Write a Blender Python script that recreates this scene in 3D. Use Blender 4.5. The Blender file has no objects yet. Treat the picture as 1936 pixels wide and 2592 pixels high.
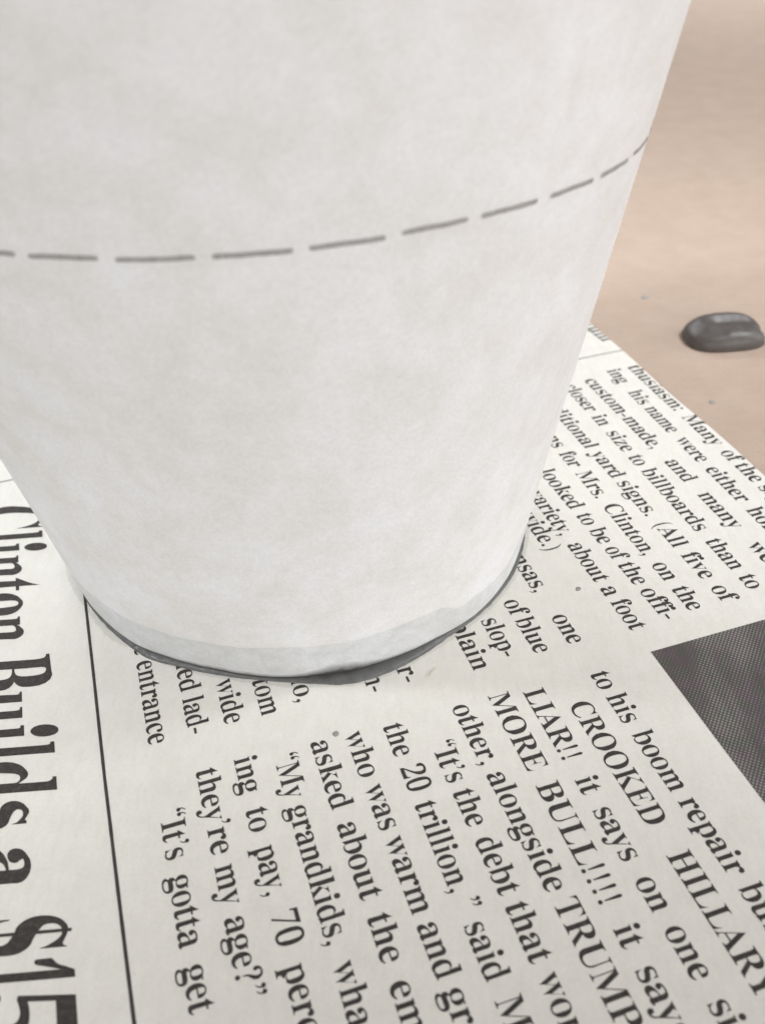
import bpy, bmesh, math, random
from mathutils import Vector, Matrix, noise
from mathutils.geometry import tessellate_polygon

# ---------------------------------------------------------------- camera, light, exposure
SC = bpy.context.scene
COL = SC.collection
LD = 0.00342                      # one line of newspaper type, in metres: every length below is counted in it
CUP = (-2.7566, 26.4657)          # cup centre in the surveying frame (camera foot at 0,0)

cam_d = bpy.data.cameras.new('camera')
cam = bpy.data.objects.new('camera', cam_d)
COL.objects.link(cam)
SC.camera = cam
cam_d.sensor_fit = 'VERTICAL'
cam_d.sensor_height = 36.0
cam_d.lens = 2540.27 / 2592 * 36.0
cam_d.clip_start = 0.002
cam_d.clip_end = 20.0
PITCH, ROLL, CAM_H = 0.903126, -0.052471, 20.92006
cam.matrix_world = Matrix.Translation(Vector((-CUP[0], -CUP[1], CAM_H)) * LD) @ \
    Matrix.Rotation(PITCH, 4, 'X') @ Matrix.Rotation(ROLL, 4, 'Z')
cam_d.dof.use_dof = True
cam_d.dof.focus_distance = 28.0 * LD
cam_d.dof.aperture_fstop = cam_d.lens / 0.85

W = bpy.data.worlds.new('World')
SC.world = W
W.use_nodes = True
bg = W.node_tree.nodes['Background']
bg.inputs['Color'].default_value = (1.0, 0.975, 0.95, 1)
bg.inputs['Strength'].default_value = 0.22

def area(name, loc, target, sx, sy, power, col):
    d = bpy.data.lights.new(name, 'AREA')
    d.shape = 'RECTANGLE'; d.size = sx; d.size_y = sy
    d.energy = power; d.color = col
    o = bpy.data.objects.new(name, d)
    COL.objects.link(o)
    o.location = loc
    o.rotation_euler = (Vector(target) - Vector(loc)).to_track_quat('-Z', 'Y').to_euler()
    return o

def spot(name, loc, target, power, angle, radius, col):
    d = bpy.data.lights.new(name, 'SPOT')
    d.energy = power; d.spot_size = math.radians(angle); d.spot_blend = 1.0
    d.shadow_soft_size = radius; d.color = col
    o = bpy.data.objects.new(name, d)
    COL.objects.link(o)
    o.location = loc
    o.rotation_euler = (Vector(target) - Vector(loc)).to_track_quat('-Z', 'Y').to_euler()
    return o

# added spots stand in for ceiling light, beams narrowed to dim the front paper
COOL, WARM = (0.94, 0.972, 1.0), (1.0, 0.985, 0.972)
def polar_lamp(az, el, tx, ty, power, angle, radius=.10):
    a, e = math.radians(az), math.radians(el)
    spot('beam_spot', (tx + math.cos(a) * math.cos(e), ty + math.sin(a) * math.cos(e), math.sin(e)), (tx, ty, 0), power, angle, radius, COOL)
polar_lamp(194, 57, -.067, .062, 60, 12.5, .08)
polar_lamp(-4, 60, .078, .062, 44, 12.5, .08)
polar_lamp(60, 60, .14, .28, 40, 15, .07)  # added further back to lift the far kraft paper
area('sheen_panel', (-0.28, 0.86, 0.62), (0.04, 0.04, 0), 0.5, 0.3, 4.2, COOL)  # panel added behind for the sheen on the paint blob
area('fill_light', (-0.25, -0.95, 0.36), (0, 0, 0.03), 0.5, 0.3, 2.3, WARM)  # low fill added in front to brighten the cup wall
area('fill_light', (0.55, -0.80, 0.36), (0, 0, 0.03), 0.5, 0.3, 3.9, WARM)  # second added front fill, from the right
area('fill_light', (0.98, 0.02, 0.34), (0, 0, 0.04), 0.5, 0.3, 2.9, (1.0, 0.965, 0.94))  # fill added to brighten the right side of the cup

SC.view_settings.view_transform = 'Standard'
SC.view_settings.look = 'None'
SC.view_settings.exposure = 0.12
SC.view_settings.gamma = 1.0

# ---------------------------------------------------------------- helpers
def tag(o, label=None, cat=None, group=None, kind=None):
    for k, v in (('label', label), ('category', cat), ('group', group), ('kind', kind)):
        if v: o[k] = v
    return o

def empty(name, loc=(0, 0, 0)):
    o = bpy.data.objects.new(name, None)
    o.empty_display_size = 0.01
    COL.objects.link(o); o.location = loc
    return o

def mesh_obj(name, verts, faces, mat, parent=None, smooth=True):
    me = bpy.data.meshes.new(name)
    me.from_pydata([tuple(c * LD for c in v) for v in verts], [], faces)
    me.materials.append(mat)
    if smooth:
        me.polygons.foreach_set('use_smooth', [True] * len(me.polygons))
    me.update()
    o = bpy.data.objects.new(name, me)
    COL.objects.link(o)
    if parent: o.parent = parent
    return o

def grid_faces(n, m, wrap=False):
    f = []
    for i in range(n - 1):
        for j in range(m if wrap else m - 1):
            k = (j + 1) % m
            f.append((i * m + j, i * m + k, (i + 1) * m + k, (i + 1) * m + j))
    return f

def lerp_table(tab, x):
    if x <= tab[0][0]: return tab[0][1]
    for (a, b), (c, d) in zip(tab, tab[1:]):
        if x <= c: return b + (d - b) * (x - a) / (c - a)
    return tab[-1][1]

def sstep(a, b, x):
    t = min(1, max(0, (x - a) / (b - a)))
    return t * t * (3 - 2 * t)

# ---------------------------------------------------------------- materials
def new_mat(name):
    m = bpy.data.materials.new(name); m.use_nodes = True
    nt = m.node_tree
    return m, nt, nt.nodes['Principled BSDF']

def N(nt, t, **kw):
    n = nt.nodes.new(t)
    for k, v in kw.items():
        if k in n.inputs.keys(): n.inputs[k].default_value = v
        else: setattr(n, k, v)
    return n

def noise_tex(nt, scale, detail=4, rough=.55, vec=None, dist=0):
    n = N(nt, 'ShaderNodeTexNoise')
    n.inputs['Scale'].default_value = scale
    n.inputs['Detail'].default_value = detail
    n.inputs['Roughness'].default_value = rough
    n.inputs['Distortion'].default_value = dist
    if vec: nt.links.new(vec, n.inputs['Vector'])
    return n

def ramp(nt, fac, stops):
    r = N(nt, 'ShaderNodeValToRGB')
    el = r.color_ramp.elements
    while len(el) < len(stops): el.new(0.5)
    for e, (p, c) in zip(el, stops):
        e.position = p
        e.color = (c, c, c, 1) if isinstance(c, (int, float)) else (*c, 1)
    nt.links.new(fac, r.inputs['Fac'])
    return r

def mix(nt, fac, a, b, mode='MIX'):
    m = N(nt, 'ShaderNodeMix', data_type='RGBA', blend_type=mode)
    for sock, v in ((m.inputs[0], fac), (m.inputs[6], a), (m.inputs[7], b)):
        if isinstance(v, (int, float)): sock.default_value = v
        elif isinstance(v, tuple): sock.default_value = (*v, 1)
        else: nt.links.new(v, sock)
    return m.outputs[2]

def bump(nt, bsdf, height, strength, dist):
    b = N(nt, 'ShaderNodeBump')
    b.inputs['Strength'].default_value = strength
    b.inputs['Distance'].default_value = dist
    nt.links.new(height, b.inputs['Height'])
    nt.links.new(b.outputs['Normal'], bsdf.inputs['Normal'])

def coords(nt, scale=(1, 1, 1), rot=0):
    c = N(nt, 'ShaderNodeTexCoord')
    m = N(nt, 'ShaderNodeMapping')
    m.inputs['Scale'].default_value = scale
    m.inputs['Rotation'].default_value = (0, 0, rot)
    nt.links.new(c.outputs['Object'], m.inputs['Vector'])
    return m.outputs['Vector']

def newsprint(name, base, dark):
    m, nt, b = new_mat(name)
    v = coords(nt)
    cloud = noise_tex(nt, 420, 4, .6, v)
    fine = noise_tex(nt, 3200, 3, .6, v)
    fib = noise_tex(nt, 1500, 4, .6, coords(nt, (1, .25, 1), -.28))
    c = mix(nt, ramp(nt, cloud.outputs['Fac'], [(.3, 0.0), (.7, 1.0)]).outputs[0], dark, base)
    c = mix(nt, .22, c, ramp(nt, fine.outputs['Fac'], [(.35, .80), (.6, 1.0)]).outputs[0], 'MULTIPLY')
    c = mix(nt, .25, c, ramp(nt, fib.outputs['Fac'], [(.35, .85), (.6, 1.0)]).outputs[0], 'MULTIPLY')
    spk = noise_tex(nt, 900, 2, .5, v)
    c = mix(nt, ramp(nt, spk.outputs['Fac'], [(.74, 0.0), (.80, .35)]).outputs[0], c, (.42, .38, .33))
    nt.links.new(c, b.inputs['Base Color'])
    b.inputs['Roughness'].default_value = .92
    b.inputs['Specular IOR Level'].default_value = .25
    h = mix(nt, .5, fib.outputs['Fac'], fine.outputs['Fac'])
    bump(nt, b, h, .35, .00006)
    return m

M_NEWS = newsprint('newsprint', (.745, .724, .675), (.705, .684, .632))
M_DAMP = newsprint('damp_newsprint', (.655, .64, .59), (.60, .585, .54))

def ink(name, col, worn):
    m, nt, b = new_mat(name)
    v = coords(nt)
    n1 = noise_tex(nt, 2600, 3, .6, v)
    c = mix(nt, ramp(nt, n1.outputs['Fac'], [(.45, 0.0), (.75, 1.0)]).outputs[0], col, worn)
    nt.links.new(c, b.inputs['Base Color'])
    b.inputs['Roughness'].default_value = .75
    b.inputs['Specular IOR Level'].default_value = .3
    bump(nt, b, n1.outputs['Fac'], .3, .00004)
    return m
M_INK = ink('printing_ink', (.038, .033, .030), (.068, .060, .056))
M_RULE = ink('faint_printing_ink', (.10, .095, .09), (.26, .25, .23))

def mat_photo():
    m, nt, b = new_mat('halftone_print')
    v = coords(nt)
    # tone of the picture: blotches and slanting streaks
    t1 = noise_tex(nt, 240, 5, .6, coords(nt, (1, .35, 1), .9), .6)
    t2 = noise_tex(nt, 60, 3, .5, v)
    tone = N(nt, 'ShaderNodeMath', operation='ADD')
    nt.links.new(t1.outputs['Fac'], tone.inputs[0]); nt.links.new(t2.outputs['Fac'], tone.inputs[1])
    # screen of dots at 45 degrees to the page
    dots = None
    rot = coords(nt, (1, 1, 1), math.radians(-73.8 + 45) * -1)
    sx = N(nt, 'ShaderNodeSeparateXYZ'); nt.links.new(rot, sx.inputs[0])
    wv = []
    for ax in ('X', 'Y'):
        k = N(nt, 'ShaderNodeMath', operation='MULTIPLY'); nt.links.new(sx.outputs[ax], k.inputs[0])
        k.inputs[1].default_value = 2 * math.pi / 0.00031
        s = N(nt, 'ShaderNodeMath', operation='SINE'); nt.links.new(k.outputs[0], s.inputs[0])
        wv.append(s)
    p = N(nt, 'ShaderNodeMath', operation='ADD')
    nt.links.new(wv[0].outputs[0], p.inputs[0]); nt.links.new(wv[1].outputs[0], p.inputs[1])
    # threshold moves with the tone: bigger paper gaps where the picture is lighter
    th = N(nt, 'ShaderNodeMapRange')
    th.inputs['From Min'].default_value = .84; th.inputs['From Max'].default_value = 1.14
    th.inputs['To Min'].default_value = 2.0; th.inputs['To Max'].default_value = .1
    nt.links.new(tone.outputs[0], th.inputs['Value'])
    d = N(nt, 'ShaderNodeMath', operation='SUBTRACT')
    nt.links.new(p.outputs[0], d.inputs[0]); nt.links.new(th.outputs[0], d.inputs[1])
    gap = ramp(nt, d.outputs[0], [(0.0, 0.0), (.35, 1.0)])
    hue = noise_tex(nt, 700, 2, .5, v)
    inkc = ramp(nt, hue.outputs['Fac'], [(.35, (.075, .080, .066)), (.5, (.085, .073, .072)), (.65, (.095, .074, .083))])
    c = mix(nt, gap.outputs[0], inkc.outputs[0], (.235, .226, .21))
    nt.links.new(c, b.inputs['Base Color'])
    b.inputs['Roughness'].default_value = .8
    b.inputs['Specular IOR Level'].default_value = .3
    return m
M_PHOTO = mat_photo()

def mat_cup():
    m, nt, b = new_mat('cup_paper')
    v = coords(nt)
    c1 = noise_tex(nt, 230, 6, .58, v, .1)
    c2 = noise_tex(nt, 900, 5, .65, v)
    c3 = noise_tex(nt, 90, 3, .5, v)
    fine = noise_tex(nt, 3800, 3, .65, v)
    c = mix(nt, ramp(nt, c1.outputs['Fac'], [(.36, 0.0), (.64, 1.0)]).outputs[0], (.81, .80, .795), (.865, .868, .89))
    c = mix(nt, .5, c, ramp(nt, c3.outputs['Fac'], [(.35, (.94, .935, .915)), (.65, (1.0, 1.0, 1.0))]).outputs[0], 'MULTIPLY')
    c = mix(nt, .5, c, ramp(nt, c2.outputs['Fac'], [(.35, .93), (.62, 1.0)]).outputs[0], 'MULTIPLY')
    c = mix(nt, .55, c, ramp(nt, fine.outputs['Fac'], [(.35, .85), (.62, 1.0)]).outputs[0], 'MULTIPLY')
    # soaked band at the foot of the wall, its height stored on the mesh
    at = N(nt, 'ShaderNodeAttribute', attribute_name='damp')
    jit = noise_tex(nt, 1800, 4, .6, v)
    a = N(nt, 'ShaderNodeMath', operation='MULTIPLY_ADD')
    nt.links.new(jit.outputs['Fac'], a.inputs[0]); a.inputs[1].default_value = .10
    nt.links.new(at.outputs['Fac'], a.inputs[2])
    wet = ramp(nt, a.outputs[0], [(.53, 0.0), (.57, 1.0)])
    damp = mix(nt, 1.0, c, mix(nt, ramp(nt, c2.outputs['Fac'], [(.3, 0.0), (.7, 1.0)]).outputs[0], (.80, .82, .83), (.89, .905, .91)), 'MULTIPLY')
    c = mix(nt, wet.outputs[0], c, damp)
    # grey paint drawn up at the very edge
    pt = N(nt, 'ShaderNodeAttribute', attribute_name='paint')
    a2 = N(nt, 'ShaderNodeMath', operation='MULTIPLY_ADD')
    nt.links.new(c2.outputs['Fac'], a2.inputs[0]); a2.inputs[1].default_value = .5
    nt.links.new(pt.outputs['Fac'], a2.inputs[2])
    pr = ramp(nt, a2.outputs[0], [(.45, 0.0), (1.15, 1.0)])
    c = mix(nt, pr.outputs[0], c, (.09, .09, .09))
    nt.links.new(c, b.inputs['Base Color'])
    b.inputs['Roughness'].default_value = .85
    b.inputs['Specular IOR Level'].default_value = .3
    h = mix(nt, .5, fine.outputs['Fac'], c2.outputs['Fac'])
    bump(nt, b, h, .25, .00008)
    return m
M_CUP = mat_cup()

def mat_pencil():
    m, nt, b = new_mat('pencil_graphite')
    n1 = noise_tex(nt, 5200, 3, .7, coords(nt))
    c = ramp(nt, n1.outputs['Fac'], [(.38, (.27, .26, .26)), (.62, (.42, .41, .405))])
    nt.links.new(c.outputs[0], b.inputs['Base Color'])
    b.inputs['Roughness'].default_value = .6
    return m
M_PENCIL = mat_pencil()

def mat_paint(name, a_, b_, rough, coat):
    m, nt, b = new_mat(name)
    n1 = noise_tex(nt, 900, 4, .6, coords(nt))
    n2 = noise_tex(nt, 3000, 3, .6, coords(nt))
    c = ramp(nt, n1.outputs['Fac'], [(.35, a_), (.65, b_)])
    nt.links.new(c.outputs[0], b.inputs['Base Color'])
    b.inputs['Roughness'].default_value = rough
    b.inputs['Coat Weight'].default_value = coat
    b.inputs['Coat Roughness'].default_value = .25
    bump(nt, b, n2.outputs['Fac'], .2, .00005)
    return m
M_POOL = mat_paint('grey_paint', (.085, .085, .084), (.125, .125, .122), .5, .15)
M_DROP = mat_paint('dark_grey_paint', (.072, .061, .056), (.084, .073, .067), .45, .0)

def mat_kraft():
    m, nt, b = new_mat('kraft_paper')
    v = coords(nt)
    c1 = noise_tex(nt, 170, 5, .6, v)
    f1 = noise_tex(nt, 1300, 5, .65, coords(nt, (.22, 1, 1), .15))
    f2 = noise_tex(nt, 2600, 3, .6, v)
    c = mix(nt, ramp(nt, c1.outputs['Fac'], [(.35, 0.0), (.65, 1.0)]).outputs[0], (.425, .325, .258), (.455, .352, .284))
    c = mix(nt, .5, c, ramp(nt, f1.outputs['Fac'], [(.36, .93), (.6, 1.0)]).outputs[0], 'MULTIPLY')
    c = mix(nt, .4, c, ramp(nt, f2.outputs['Fac'], [(.36, .86), (.6, 1.0)]).outputs[0], 'MULTIPLY')
    nt.links.new(c, b.inputs['Base Color'])
    b.inputs['Roughness'].default_value = .75
    b.inputs['Specular IOR Level'].default_value = .35
    bump(nt, b, f1.outputs['Fac'], .2, .00006)
    return m
M_KRAFT = mat_kraft()

def plain(name, col, rough=.7):
    m, nt, b = new_mat(name)
    n1 = noise_tex(nt, 800, 3, .6, coords(nt))
    c = ramp(nt, n1.outputs['Fac'], [(.3, tuple(q * .85 for q in col)), (.7, col)])
    nt.links.new(c.outputs[0], b.inputs['Base Color'])
    b.inputs['Roughness'].default_value = rough
    return m
M_SPECK = plain('dried_paint_speck', (.30, .29, .27))
M_FIBRE = plain('yellow_fibre', (.58, .50, .30))
M_TABLE = plain('table_laminate', (.45, .42, .38))

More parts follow.
